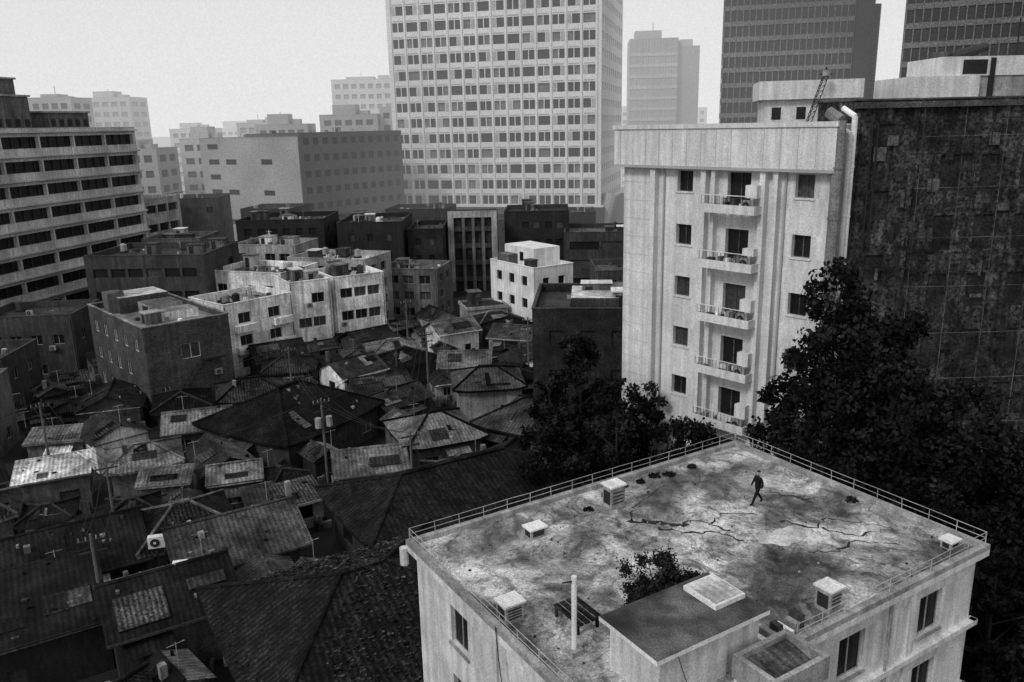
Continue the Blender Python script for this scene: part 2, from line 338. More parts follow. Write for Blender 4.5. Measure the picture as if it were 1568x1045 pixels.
def bush(name,s,t,r,h,n):
    p=F0(s,t,Z0); V=[];MI=[]
    mb=MB()
    for i in range(9): a=R(0,6.28); mb.tube(p,(p[0]+math.cos(a)*r*.7,p[1]+math.sin(a)*r*.7,p[2]+h*R(.5,.9)),.025,BARK,5,.008)
    ob=mb.finish(name)
    for i in range(26):
        a=R(0,6.28);q=r*math.sqrt(random.random())*.95; c=np.array([p[0]+q*math.cos(a),p[1]+q*math.sin(a),p[2]+h*R(.15,.85)*(1.1-q/r*.6)])
        k=n//26; d=np.random.normal(size=(k,3)); P=c+d*r*.12; A=np.random.normal(size=(k,3));A/=np.linalg.norm(A,axis=1)[:,None];B=np.cross(A,d);B/=np.linalg.norm(B,axis=1)[:,None]
        V.append(np.stack([P-A*.07,P-B*.045,P+A*.07,P+B*.045],1).reshape(-1,3)); MI+=[random.choice((1,2)) for _ in range(k)]
    V=np.concatenate(V);nf=len(V)//4; lm=bpy.data.meshes.new('l');lm.from_pydata(V.tolist(),[],np.arange(nf*4).reshape(-1,4).tolist())
    for m in LEAF: lm.materials.append(m)
    lm.polygons.foreach_set('material_index',MI[:nf]);lo=obj('leaves',lm);lo.parent=ob
bush('roof_shrub',6.6,5.4,1.3,1.7,5600); bush('roof_shrub',8.0,4.6,.6,.8,1200); bush('roof_shrub',5.4,4.6,.7,.9,1200); bush('roof_shrub',4.3,3.8,.5,.5,700)
for s,t in ((11.0,13.6),(11.8,13.7),(12.8,13.6),(13.9,13.7),(16.4,13.5),(8.6,12.6),(14.6,13.4),(10.4,13.3),(20,6)): bush('roof_weeds',s,t,R(.15,.35),R(.12,.25),220)

# ---------------------------------------------------------------- white apartment block (right)
FA=Fr(8.75,62.6,ex=(.649,-.760)); WA,DA,HA=16.7,12,31.5; mb=MB()
AW=mat('apartment_paint',.64,7,.12,.25,.1,streak=.2,bl=.05)
AWD=mat('apartment_joint',.36,7,.1,.25,.1)
fl=[28.6-3.76*i for i in range(8)]; wf=[]
for z in fl:
    wf+=[(5.0,z-1.45,6.35,z),(9.2,z-2.1,11.0,z),(14.2,z-1.45,15.5,z)]
zz=[w for w in wf if w[1]>.5]
shell(mb,FA,WA,DA,HA,AW,SLABR[2],wf=zz,wr=[(5,z-1.5,6.4,z) for z in fl[:6]],wl=[(5,z-1.5,6.4,z) for z in fl[:6]],mg=[GLASS,GLASS,GLASS2],mf=SLABR[2],dep=.35,z0=0)
for a,b in ((2.9,3.35),(7.35,7.75),(8.2,8.5),(11.95,12.35),(12.9,13.25)): mb.box(FA,a,b,-.5,-.003,0,28.75,AW)
mb.box(FA,-.4,WA+.35,-.7,-.08,28.75,31.45,AW); mb.box(FA,-.4,-.08,-.08,DA,28.75,31.45,AW)
mb.box(FA,-.5,WA+.45,-.8,-.1,31.45,31.75,AW)
for i in range(14): mb.box(FA,.2+i*1.2,.23+i*1.2,-.712,-.705,28.75,31.4,AWD)
mb.box(FA,-.4,WA+.35,-.72,-.702,28.75,28.95,AWD)
for z in fl: mb.box(FA,4.9,6.45,-.08,-.003,z-1.56,z-1.46,AW); mb.box(FA,14.1,15.6,-.08,-.003,z-1.56,z-1.46,AW)
for i in range(20): mb.box(FA,.05,2.85,-.012,-.003,2+i*1.35,2.025+i*1.35,AWD)
mb.tube(FA(3.9,-.12,0),FA(3.9,-.12,28.7),.07,AWD,6); mb.tube(FA(13.6,-.12,0),FA(13.6,-.12,28.7),.07,AWD,6)
for i,z in enumerate(fl[:7]):
    zb=z-2.45
    mb.box(FA,8.0,12.2,-1.35,-.5,zb-.16,zb,AW); mb.box(FA,8.0,12.2,-1.35,-1.27,zb,zb+.42,AW)
    mb.box(FA,8.0,8.08,-1.27,-.5,zb,zb+.42,AW); mb.box(FA,12.12,12.2,-1.27,-.5,zb,zb+.42,AW)
    for k in range(15): mb.tube(FA(8.05+k*.292,-1.31,zb+.42),FA(8.05+k*.292,-1.31,zb+1.0),.018,DARKM,4)
    mb.tube(FA(8.04,-1.31,zb+1.02),FA(12.16,-1.31,zb+1.02),.03,AW,5)
    acunit(mb,FA.sub(11.1,-1.2),0,.02,zb,1.05); mb.box(FA,11.25,12.1,-1.0,-.5,zb+.9,zb+R(1.3,1.9),AW)
    for _ in range(5): s=R(8.2,10.8); mb.box(FA,s,s+R(.2,.5),-1.2,-.8,zb,zb+R(.3,.9),random.choice(PLAST))
mb.box(FA,8.5,11.9,-1.2,-.5,2.8,3.1,AW)
FS=FA.sub(WA,0,math.pi/2)
for t,r,z1,m in ((-.35,.33,31.8,mat('duct_steel',.18,8,.3,.6,.3,rough=.5)),(.9,.14,31.0,WHITE),(1.3,.17,32.0,WHITE)):
    mb.tube(FS(t,-.35,12),FS(t,-.35,z1),r,m,10)
    for z in range(14,32,3): mb.tube(FS(t,-.35,z),FS(t,-.35,z+.12),r*1.15,m,10)
    mb.tube(FS(t,-.35,z1),FS(t+.1,.5,z1+.5),r,m,10)
FP=Fr(17.0,57.2,ex=(.98,-.2)); mb.box(FP,.4,6,.4,5,30.7,33.2,AW); mb.box(FP,0,6.6,0,5.4,33.2,34.4,AW)
for k in range(3): mb.box(FP,.9+k*1.6,1.5+k*1.6,.385,.395,31.9,32.7,DARKM)
mb.finish('white_apartment_block')
mb=MB(); a=Vector((19.4,55.4,31)); b=Vector((20.6,55.6,34.6))
for o in (Vector((0,0,0)),Vector((.4,0,.1)),Vector((.2,.3,0))): mb.tube(a+o,b+o,.03,DARKM,5)
for i in range(11):
    p=a.lerp(b,i/11); q=a.lerp(b,(i+1)/11); mb.tube(p,p+Vector((.4,0,.1)),.02,DARKM,4); mb.tube(p,q+Vector((.4,0,.1)),.02,DARKM,4)
mb.tube(b+Vector((.2,0,0)),b+Vector((.2,0,.35)),.25,CREAM2,10,.2); mb.tube(b+Vector((.2,0,.35)),b+Vector((.2,0,.55)),.12,DARKM,8,.02); mb.tube(b+Vector((-.2,0,.1)),b+Vector((.6,0,.1)),.04,DARKM,5); mb.finish('rooftop_antenna_mast')

# ---------------------------------------------------------------- dark netted building at right
NET=mat('net_covered_wall',.042,4,.7,.2,.45,streak=.5,rough=.95,bl=.55)
NETW=mat('net_covered_window',.02,5,.5,.3,.4,bl=.4)
FR_=Fr(21.0,51.1,ex=(1,.02)); mb=MB(); W=24
wf=[(5.6+i*2.55,z-2.2,6.8+i*2.55,z) for z in (29.6,25.9,22.2,18.5,14.8,11.1) for i in range(7)]+[(1.4,z-1.8,2.6,z) for z in (31.5,27.5,23.5,19.5)]
shell(mb,FR_,W,14,32.9,NET,SLABR[1],wf=wf,mg=NETW,dep=.12,par=.6,z0=0,mcap=SLABR[2])
for s in (0,3.62): mb.box(FR_,s,s+.35,-.12,-.003,0,32.4,NET)
for s in (1.1,1.45): mb.tube(FR_(s,-.2,24),FR_(s,-.2,31.5),.06,DARKM,6)
for i in range(24): mb.tube(FR_(4.2+i*.85,-.28,4),FR_(4.2+i*.85,-.28,32.4),.025,SLABR[0] if i%3 else SLABR[2],4)
for k in range(26): z=6+k*1.03; mb.tube(FR_(4,-.3,z),FR_(W,-.3,z+R(-.1,.1)),.025,SLABR[0] if k%3 else SLABR[2],4)
mb.box(FR_,-.1,W,-.34,-.14,32.45,32.8,SLABR[2])
for _ in range(120): s=R(.5,22);z=R(8,31); mb.box(FR_,s,s+R(.1,.8),-.16,-.13,z,z+R(.05,1.0),random.choice((SLABR[0],SLABR[1],SLABR[2],NETW)))
FT=FR_.sub(5.2,4); mb.box(FT,0,4.6,0,5,32.3,34.4,AW); mb.box(FT,2.2,14,.4,5,34.4,35.6,AW); mb.box(FT,4.6,14,.5,5,32.3,34.4,CREAM2); mb.box(FT,3.6,5.2,.38,.395,34.5,35.4,DARKM)
mb.box(FT,5.4,5.7,.3,.49,32.4,35.5,DARKM); mb.tube(FT(8,2,35.6),FT(8,2,38),.04,DARKM,4)
mb.tube(FT(2.9,2,35.6),FT(2.9,2,36),.5,PLAST[2],8); mb.tube(FT(3.1,1,35.6),FT(5.3,1,36.2),.3,PLAST[1],8)
mb.finish('net_wrapped_building')

# ---------------------------------------------------------------- central tower
mb=MB(); TW=mat('tower_concrete',.66,2.2,.14,.06,.08); TG=mat('tower_glass',.012,2,.3,.2,.3,rough=.4); TG2=mat('tower_glass_blind',.13,2,.3,.2,.3); TS=mat('tower_spandrel',.36,2,.15,.1,.15)
FTW=Fr(-32.6,240,ex=(57.7,-15)); WT=59.6; HT=92; zb=9.6; fh=4.25
ws=[]; n=14; p=(WT-2.4)/n; wr=[]
rows=int((HT-zb)/fh)
rt=random.Random(11); pan=[]
for j in range(rows):
    z0_=zb+fh*j+.75; z1_=zb+fh*j+3.15
    for i in range(n):
        a=1.2+p*i; k=rt.random()
        if k<.55: ws+= [(a+.42,z0_,a+p/2-.1,z1_),(a+p/2+.1,z0_,a+p-.42,z1_)]
        elif k<.72: ws.append((a+.42,z0_,a+p*.62,z1_)); pan.append((a+p*.66,a+p-.42,z0_,z1_))
        elif k<.89: ws.append((a+p*.38,z0_,a+p-.42,z1_)); pan.append((a+.42,a+p*.34,z0_,z1_))
        else: ws.append((a+.42,z0_,a+p-.42,z1_))
    for i in range(10): wr.append((1.6+i*4.3,zb+fh*j+1.0,3.9+i*4.3,zb+fh*j+3.0))
shell(mb,FTW,WT,45,HT,TW,SLABR[3],wf=ws,wr=wr,wl=wr,mg=[TG,TG,TG,TG,TG2],dep=.5,z0=zb)
for a,b,c,d in pan: mb.box(FTW,a,b,-.05,-.003,c,d,TS)
for j in range(rows):
    for i in range(n):
        a=1.2+p*i; mb.box(FTW,a+.6,a+p-.6,-.04,-.003,zb+fh*j+3.4,zb+fh*j+3.7,TS)
for i in range(n+1): mb.box(FTW,1.2+p*i-.18,1.2+p*i+.18,-.3,-.06,zb,HT,TW)
PD=mat('podium_dark',.02,2.5,.35,.1,.3)
mb.box(FTW,-1,WT+1,-1,46,0,zb-.01,PD)
for i in range(24): mb.box(FTW,.2+i*2.5,.6+i*2.5,-1.3,-1.01,0,zb-.3,SLABR[1])
mb.box(FTW,-.8,WT+.8,-.8,-.36,zb,zb+.5,TW)
mb.tube(FTW(WT-1.0,1,0),FTW(WT+2.2,4,zb+3),2.2,TS,14)
mb.finish('residential_tower')

def glass_tower(name,F,W,D,H,mw,mfin,fh=3.8,bay=1.8,extra=None):
    mb=MB(); mb.box(F,0,W,0,D,0,H,mw,SLABR[2])
    for f,w in ((F,W),(F.sub(W,0,math.pi/2),D),(F.sub(0,D,-math.pi/2),D)):
        for j in range(int(H/fh)): mb.box(f,0,w,-.22,-.004,j*fh,j*fh+fh*.3,mfin)
        for i in range(int(w/bay)+1): mb.box(f,i*bay-.12,i*bay+.12,-.3,-.225,0,H,mfin)
    if extra: extra(mb)
    return mb.finish(name)
GB=mat('tower_b_glass',.035,2,.3,.05,.25,rough=.4); GBf=mat('tower_b_fin',.15,2,.3,.05,.2)
FB=Fr(54,214,ex=(.97,-.245))
glass_tower('office_tower',FB,29.8,30,100,GB,GBf,3.6,1.5,lambda m:(m.box(FB,29.9,34.5,.6,26,0,100,GB),m.box(FB,34.5,36.4,4,26,0,58,GBf)))
FC=Fr(84,182,ex=(.9,-.437)); glass_tower('office_tower',FC,45,30,100,GB,GBf,3.8,1.6)
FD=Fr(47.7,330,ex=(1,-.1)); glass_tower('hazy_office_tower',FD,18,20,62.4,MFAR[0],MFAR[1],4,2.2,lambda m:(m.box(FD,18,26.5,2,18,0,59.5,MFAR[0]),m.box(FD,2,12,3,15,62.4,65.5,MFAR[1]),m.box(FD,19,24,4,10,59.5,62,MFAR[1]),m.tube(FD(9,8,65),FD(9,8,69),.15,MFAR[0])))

# ---------------------------------------------------------------- left office with ribbon windows
mb=MB(); FL=Fr(-84,97,ex=(13.4,63)); 
LW=mat('ribbon_concrete',.46,3.5,.2,.15,.25,streak=.3)
WL=64.5; HL=33; rb=[]
for j in range(9):
    z=32.2-j*3.75
    for i in range(8): rb.append((.8+i*7.9,z-2.25,.8+i*7.9+7.6,z-.45))
rb=[w for w in rb if w[1]>.4]
sd=[(1+i*5,32.2-j*3.75-2,4.6+i*5,32.2-j*3.75-.4) for j in range(8) for i in range(5)]
shell(mb,FL,WL,27,HL,LW,SLABR[2],wf=rb,wr=sd,wl=sd,mg=[TG,GLASS,GLASS],mf=None,dep=.7,z0=0)
for j in range(8): mb.box(FL,0,WL+.1,-.55,-.004,32.35-j*3.75,32.6-j*3.75,LW)
for j in range(8):
    for i in range(32): mb.box(FL,.9+i*2,.98+i*2,.5,.65,32.2-j*3.75-2.25,32.2-j*3.75-.45,PLAST[1])
for s,t,w,d,h,m in ((20,8,14,10,4,1),(36,6,10,12,6,2),(50,6,10,10,3.5,2),(40,10,8,8,9,2)):
    mb.box(FL,s,s+w,t,t+d,32.2,32.2+h,PLAST[m]); mb.box(FL,s-.3,s+w+.3,t-.3,t+d+.3,32.2+h,32.5+h,PLAST[3])
    for q in range(int(w/2)): mb.box(FL,s+.5+q*2,s+1.6+q*2,t-.06,t-.004,33.4,34.6,DARKM)
clutter(mb,FL,WL,25,32.2,14,PLAST)
FLw=FL.sub(WL,3,0); shell(mb,FLw,16,18,19,PLAST[3],SLABR[2],wf=wgrid(16,19,4,5,3.2,1.6),mg=GLASS,dep=.4,z0=0)
mb.finish('ribbon_window_office')

mb=MB(); FM=Fr(-78.7,215,ex=(28.8,-15)); WM=math.hypot(28.8,15)
MB1=mat('pale_brick_office',.3,2.5,.18,.08,.15); MB2=mat('grey_office',.085,2.5,.25,.08,.2)
wf=[w for w in wgrid(WM,30,5,8,3.6,1.3,1.2,1.5,0)]
wf=[w for i,w in enumerate(wf) if (i%5) in (1,3) and (i//5)%2==0 or (i*7)%5==0]
shell(mb,FM,WM,20,30.2,MB1,SLABR[2],wf=wf,mg=TG,dep=.3,z0=0)
clutter(mb,FM,WM,18,29.4,8,PLAST); mb.finish('pale_office_building')
mb=MB(); FM2=Fr(-49.6,200,ex=(21,25)); WM2=33
shell(mb,FM2,WM2,22,31,MB2,SLABR[2],wf=wgrid(WM2,31,11,8,1.7,1.6,1.2,.6),mg=TG,dep=.3,z0=0)
clutter(mb,FM2,WM2,20,30.2,10,PLAST); mb.finish('grey_office_building')

# ---------------------------------------------------------------- generic buildings
def bldg(name,x,y,ex,W,D,H,fl,mw,mroof,ncol=3,ww=1.4,wh=1.3,cl=3,mg=None,mf=FRAME,side=2,par=.8,dep=.22,sill=1.0,extra=None):
    mb=MB(); F=Fr(x,y,ex=ex); g_=mg or [GLASS,GLASS,GLASS2]
    def sq(L_):
        o={}
        for w in L_: o.setdefault(round(w[0],2),(R(-.25,.25)))
        return [(w[0]+o[round(w[0],2)]*.5,w[1],w[2]+o[round(w[0],2)]*.5,w[3]) for w in L_ if random.random()<.93]
    shell(mb,F,W,D,H,mw,mroof,wf=sq(wgrid(W,H-par,ncol,fl,ww,wh,sill)),wr=sq(wgrid(D,H-par,side,fl,ww,wh,sill)),wl=sq(wgrid(D,H-par,side,fl,ww,wh,sill)),mg=g_,mf=mf,dep=dep,par=par)
    clutter(mb,F,W,D,H-par,cl,[PLAST[1],PLAST[2],PLAST[3],PLAST[4],SHEET[2],SHEET[3]])
    if mf:
        for q in (.15,W-.25): mb.tube(F(q,-.08,0),F(q,-.08,H-.3),.05,PLAST[2],5)
        for z in range(1,fl): 
            if random.random()<.35: acunit(mb,F.sub(R(.5,W-1.5),-.5),0,0,z*(H-par)/fl+R(.2,.8),.9)
    if extra: extra(mb,F)
    mb.finish(name); return F
used=[]
def reg(F,W,D): used.append((F,W,D))
FBk=Fr(-53.9,101.9,ex=(.68,-.733)); 
mb=MB(); Hb=11
wfb=[w for i,w in enumerate(wgrid(19,10.2,5,3,1.3,1.5,1.1)) if i not in (3,9)]
shell(mb,FBk,19,10,Hb,BRICKM,SLABR[3],wf=wfb,wr=[(4,6.6,6.2,8.4),(1.2,2.4,2.2,3.8)],wl=wgrid(10,10.2,2,3,1.3,1.4),mg=[GLASS,GLASS2],mf=WHITE,dep=.15,par=.7,z0=0,mcap=SLABR[3])
for s,t,w,d,h,m in ((1,2,5,6,2.0,BRICKM),(6.5,4,4,4,1.4,PLAST[3]),(11,3.5,3,5,1.0,PLAST[4]),(3,1,2,2,2.6,PLAST[2])):
    mb.box(FBk,s,s+w,t,t+d,Hb-.7,Hb-.7+h,m,random.choice(SLABR[2:]))
clutter(mb,FBk,18,9,Hb-.7,4,PLAST)
Fk=FBk.sub(19,0,math.pi/2)
for i in range(12): mb.box(Fk,1.0+i*.42,1.42+i*.42,-1.2,-.02,.3+i*.5,.45+i*.5,DARKM)
for o in (.9,0): mb.tube(Fk(1,-1.2,.4+o),Fk(6.2,-1.2,6.4+o),.05,DARKM)
for i in range(9): mb.tube(Fk(1+i*.6,-1.2,.4+i*.69),Fk(1+i*.6,-1.2,1.3+i*.69),.03,DARKM,4)
mb.box(Fk,6.2,8.6,-1.3,-.02,6.3,6.5,DARKM); acunit(mb,Fk.sub(7.5,-.5),0,0,4)
mb.finish('brick_walkup_building'); reg(FBk,19,10)

def balc(mb,F):
    for z in (3.3,6.3):
        for s in (1.2,7.0): mb.box(F,s,s+3,-.9,-.004,z-.2,z+.75,PLAST[4])
def wa(x,y,ex,W,D,H,f,tone,n,name='white_walkup_flats',ex_=None,c=6): 
    F=bldg(name,x,y,ex,W,D,H,f,PLAST[tone],random.choice(SLABR[2:]),n,1.9,1.45,c,extra=ex_,dep=.35); reg(F,W,D)
wa(-37.5,104,(.62,.70),10.5,9,10,3,4,2,ex_=balc)
wa(-31.0,112.5,(.8,.5),6,9,11.2,3,4,2)
wa(-25.8,117,(.8,.5),8,9,11,3,4,3)
wa(-46,123,(.85,-.3),13,10,11.5,3,4,4); wa(-58,126,(.9,-.2),10,9,9,3,3,3); wa(-36,131,(.9,-.3),14,9,12,4,3,4)
wa(-22,136,(.9,-.2),10,9,9,3,2,3); wa(-48,140,(.9,-.2),12,9,13,4,3,4)
wh=Fr(-3.2,131,ex=(.56,-.83))
mb=MB(); shell(mb,wh,12,7.5,11.0,WHITE,SLABR[4],wf=wgrid(12,10.4,3,3,1.5,1.5,1.1),wr=wgrid(7.5,10.4,2,3,1.2,1.3,1.1),wl=[],mg=GLASS,mf=None,dep=.25,z0=0)
mb.box(wh,1,9,2.2,7.2,10.2,13.4,WHITE); mb.box(wh,1.5,4.6,.4,2.2,10.2,12.2,PLAST[2]); mb.box(wh,5.2,6.2,2.17,2.195,11.2,12.6,GLASS); clutter(mb,wh,11,2.4,10.2,2,PLAST)
mb.finish('white_corner_building'); reg(wh,12,7.5)
FDk=Fr(1.9,73,ex=(1,-.1)); mb=MB(); DK=mat('dark_render',.018,6,.5,.3,.4,streak=.4,bl=.3)
shell(mb,FDk,13,12,15.6,DK,SLABR[1],wf=wgrid(13,15,4,4,1.3,1.3,1),wl=wgrid(12,15,3,4,1.5,1.5),mg=NETW,mf=None,dep=.15,z0=0,mcap=SLABR[1])
mb.box(FDk,3.5,8,2,8,14.8,16.2,PLAST[1],SLABR[4]); mb.box(FDk,9.5,12,3,6,14.8,16.2,PLAST[3]); clutter(mb,FDk,12,10,14.8,4,PLAST)
mb.finish('dark_rendered_building'); reg(FDk,13,12)

def midb(name,x,y,ex,W,D,H,fl,mw,mr,n,**k): F=bldg(name,x,y,ex,W,D,H,fl,mw,mr,n,**k); reg(F,W,D)
midb('dark_office_block',-63,120,(1,-.05),18,14,14.5,4,PLAST[1],SLABR[1],6,ww=2.2,mf=None,cl=8)
midb('dark_office_block',-50,150,(1,.0),16,14,16,5,PLAST[0],SLABR[1],6,ww=1.3,mf=None,cl=8)
midb('dark_office_block',-31.6,150,(1,0),12,16,15.2,4,PLAST[0],SLABR[1],3,ww=1.0,mf=None,cl=8)
midb('dark_office_block',-19,152,(1,0),6.5,14,13.5,4,SLABR[0],SLABR[1],2,ww=1.0,mf=None)
midb('banded_office_block',10.5,158,(1,-.1),14,14,11.5,3,PLAST[1],SLABR[2],2,ww=6,wh=1.6,mf=None)
midb('dark_office_block',-1,165,(1,-.05),13,14,15,4,PLAST[0],SLABR[0],5,ww=1.3,mf=None)
midb('grey_walkup_building',12,112,(1,0),10,10,12,4,PLAST[1],SLABR[2],3)
midb('grey_walkup_building',-64,142,(1,0),10,10,14,4,PLAST[2],SLABR[2],4)
midb('low_shop_building',-70,104,(1,.1),12,10,9,2,PLAST[1],SLABR[1],4)
midb('low_shop_building',-72,88,(1,.1),14,9,7.5,2,PLAST[1],SLABR[1],4)
midb('pale_shop_building',-61,74,(.95,.2),9,8,8,2,PLAST[2],SLABR[2],2)
mb=MB(); FG=Fr(-12,160,0); mb.box(FG,0,9.6,.6,10,0,15.2,SLABR[0])
mb.box(FG,0,1.1,0,.59,0,15.8,PLAST[3]); mb.box(FG,8.5,9.6,0,.59,0,15.8,PLAST[3]); mb.box(FG,1.1,8.5,0,.59,14.6,15.8,PLAST[3])
for i in range(3): mb.box(FG,2.7+i*1.9,3.3+i*1.9,.1,.58,0,14.6,PLAST[2])
for j in range(4): mb.box(FG,1.1,8.5,.2,.57,2+j*3.3,2.9+j*3.3,PLAST[1])
mb.finish('portal_frame_building'); reg(FG,9.6,10)

rs=random.Random(3)
def far(name,x,y,W,D,H,mw,mg,n,f,ang=0,tops=1):
    mb=MB(); F=Fr(x,y,ang); g=lambda w,n_:wgrid(w,H-.8,n_,f,w/n_*.6,H/f*.45,H/f*.3)
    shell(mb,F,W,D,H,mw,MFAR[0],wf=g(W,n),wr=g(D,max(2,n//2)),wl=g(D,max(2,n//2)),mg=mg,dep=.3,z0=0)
    if tops:
        mb.box(F,W*.2,W*.6,D*.2,D*.7,H-.8,H+rs.uniform(1,3.5),mw); mb.box(F,W*.65,W*.8,D*.3,D*.6,H-.8,H+rs.uniform(.5,2),mw); mb.tube(F(W*.4,D*.5,H),F(W*.4,D*.5,H+rs.uniform(2,4)),.12,mw,4)
    mb.finish(name)
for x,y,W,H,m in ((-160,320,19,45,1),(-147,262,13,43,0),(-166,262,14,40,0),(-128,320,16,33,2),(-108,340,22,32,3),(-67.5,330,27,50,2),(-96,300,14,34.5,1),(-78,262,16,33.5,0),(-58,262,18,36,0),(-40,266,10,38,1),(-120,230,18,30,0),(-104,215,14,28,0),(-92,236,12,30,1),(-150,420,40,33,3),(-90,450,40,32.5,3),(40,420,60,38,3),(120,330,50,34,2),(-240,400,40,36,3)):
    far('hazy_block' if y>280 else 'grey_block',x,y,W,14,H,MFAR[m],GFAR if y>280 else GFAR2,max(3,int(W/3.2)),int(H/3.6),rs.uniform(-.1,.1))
for x,y,W,H,m in ((-110,190,16,20,2),(-92,185,14,17,1),(-76,178,13,18,1),(-60,184,12,15,0),(-44,176,14,13,1),(-28,186,14,14,0),(-13,186,14,11,1),(6,190,14,12,0),(30,180,20,14,1),(52,176,20,18,1),(30,140,14,12,1),(26,110,16,12,0),(40,90,16,12,0),(34,160,14,12,2)):
    bldg('city_block',x,y,(1,rs.uniform(-.15,.15)),W,12,H,int(H/3.4),PLAST[m],SLABR[1],int(W/2.6),mf=None,cl=4)

# ---------------------------------------------------------------- old neighbourhood houses
Aroof=(F0.sub(-6,17.4),14,13.6); Broof=(F0.sub(5,31.8),17,9.6)
reg(*Aroof); reg(*Broof); reg(F0.sub(-1,-3),23,19); reg(FA,WA,DA)
def hip(mb,F,W,D,z,rise,ov,mr,mw,up=.25,mcap=None):
    a0,a1,b0,b1=-ov,W+ov,-ov,D+ov; along=W>=D
    if along: h=(b1-b0)/2; r1=(a0+h*.85,(b0+b1)/2); r2=(a1-h*.85,(b0+b1)/2)
    else: h=(a1-a0)/2; r1=((a0+a1)/2,b0+h*.85); r2=((a0+a1)/2,b1-h*.85)
    zr=z+rise; R1=F(*r1,zr);R2=F(*r2,zr)
    C=[(a0,b0),(a1,b0),(a1,b1),(a0,b1)]
    tops=[(R1,R2),(R2,R2),(R2,R1),(R1,R1)] if along else [(R1,R1),(R1,R2),(R2,R2),(R2,R1)]
    for i in range(4):
        c,d=C[i],C[(i+1)%4]; p=lambda f:(c[0]+(d[0]-c[0])*f,c[1]+(d[1]-c[1])*f)
        A=F(*c,z+up);A1=F(*p(.2),z);B1=F(*p(.8),z);B=F(*d,z+up); u,v=tops[i]
        mb.face([A,A1,u],mr); mb.face([A1,B1,v,u] if u!=v else [A1,B1,u],mr); mb.face([B1,B,v],mr)
        for q,w in ((A,A1),(A1,B1),(B1,B)):
            mb.face([(q[0],q[1],q[2]-.22),(w[0],w[1],w[2]-.22),w,q],mcap or mr)
    mc=mcap or mr
    mb.tube(Vector(R1)+Vector((0,0,.08)),Vector(R2)+Vector((0,0,.08)),.2,mc,6)
    for c,r in ((C[0],R1),(C[1],R2 if along else R1),(C[2],R2),(C[3],R1 if along else R2)): mb.tube(Vector(F(*c,z+up+.05)),Vector(r)+Vector((0,0,.05)),.12,mc,5)
def gable(mb,F,W,D,z,rise,ov,mr,mw):
    mr2=random.choice((mr,mr,SHEET[1],SHEET[2],SHEET[3]))
    if W>=D:
        y=D/2; mb.face([F(-ov,-ov,z-.1),F(W+ov,-ov,z-.1),F(W+ov,y,z+rise),F(-ov,y,z+rise)],mr); mb.face([F(W+ov,D+ov,z-.1),F(-ov,D+ov,z-.1),F(-ov,y,z+rise),F(W+ov,y,z+rise)],mr2)
        mb.face([F(0,0,z),F(0,y,z+rise-.15),F(0,D,z)],mw); mb.face([F(W,0,z),F(W,D,z),F(W,y,z+rise-.15)],mw)
        mb.tube(F(-ov,y,z+rise+.03),F(W+ov,y,z+rise+.03),.12,mr,5); mb.box(F,-ov,W+ov,-ov-.06,-ov-.005,z-.22,z-.06,mw)
    else:
        x=W/2; mb.face([F(-ov,D+ov,z-.1),F(-ov,-ov,z-.1),F(x,-ov,z+rise),F(x,D+ov,z+rise)],mr); mb.face([F(W+ov,-ov,z-.1),F(W+ov,D+ov,z-.1),F(x,D+ov,z+rise),F(x,-ov,z+rise)],mr2)
        mb.face([F(0,0,z),F(W,0,z),F(x,0,z+rise-.15)],mw); mb.face([F(W,D,z),F(0,D,z),F(x,D,z+rise-.15)],mw)
        mb.tube(F(x,-ov,z+rise+.03),F(x,D+ov,z+rise+.03),.12,mr,5)
BITS=[SHEET[0],SHEET[1],SHEET[2],SHEET[3],SLABR[1],SLABR[3],PLAST[3],PLAST[2],TILE[0],TILE[4]]
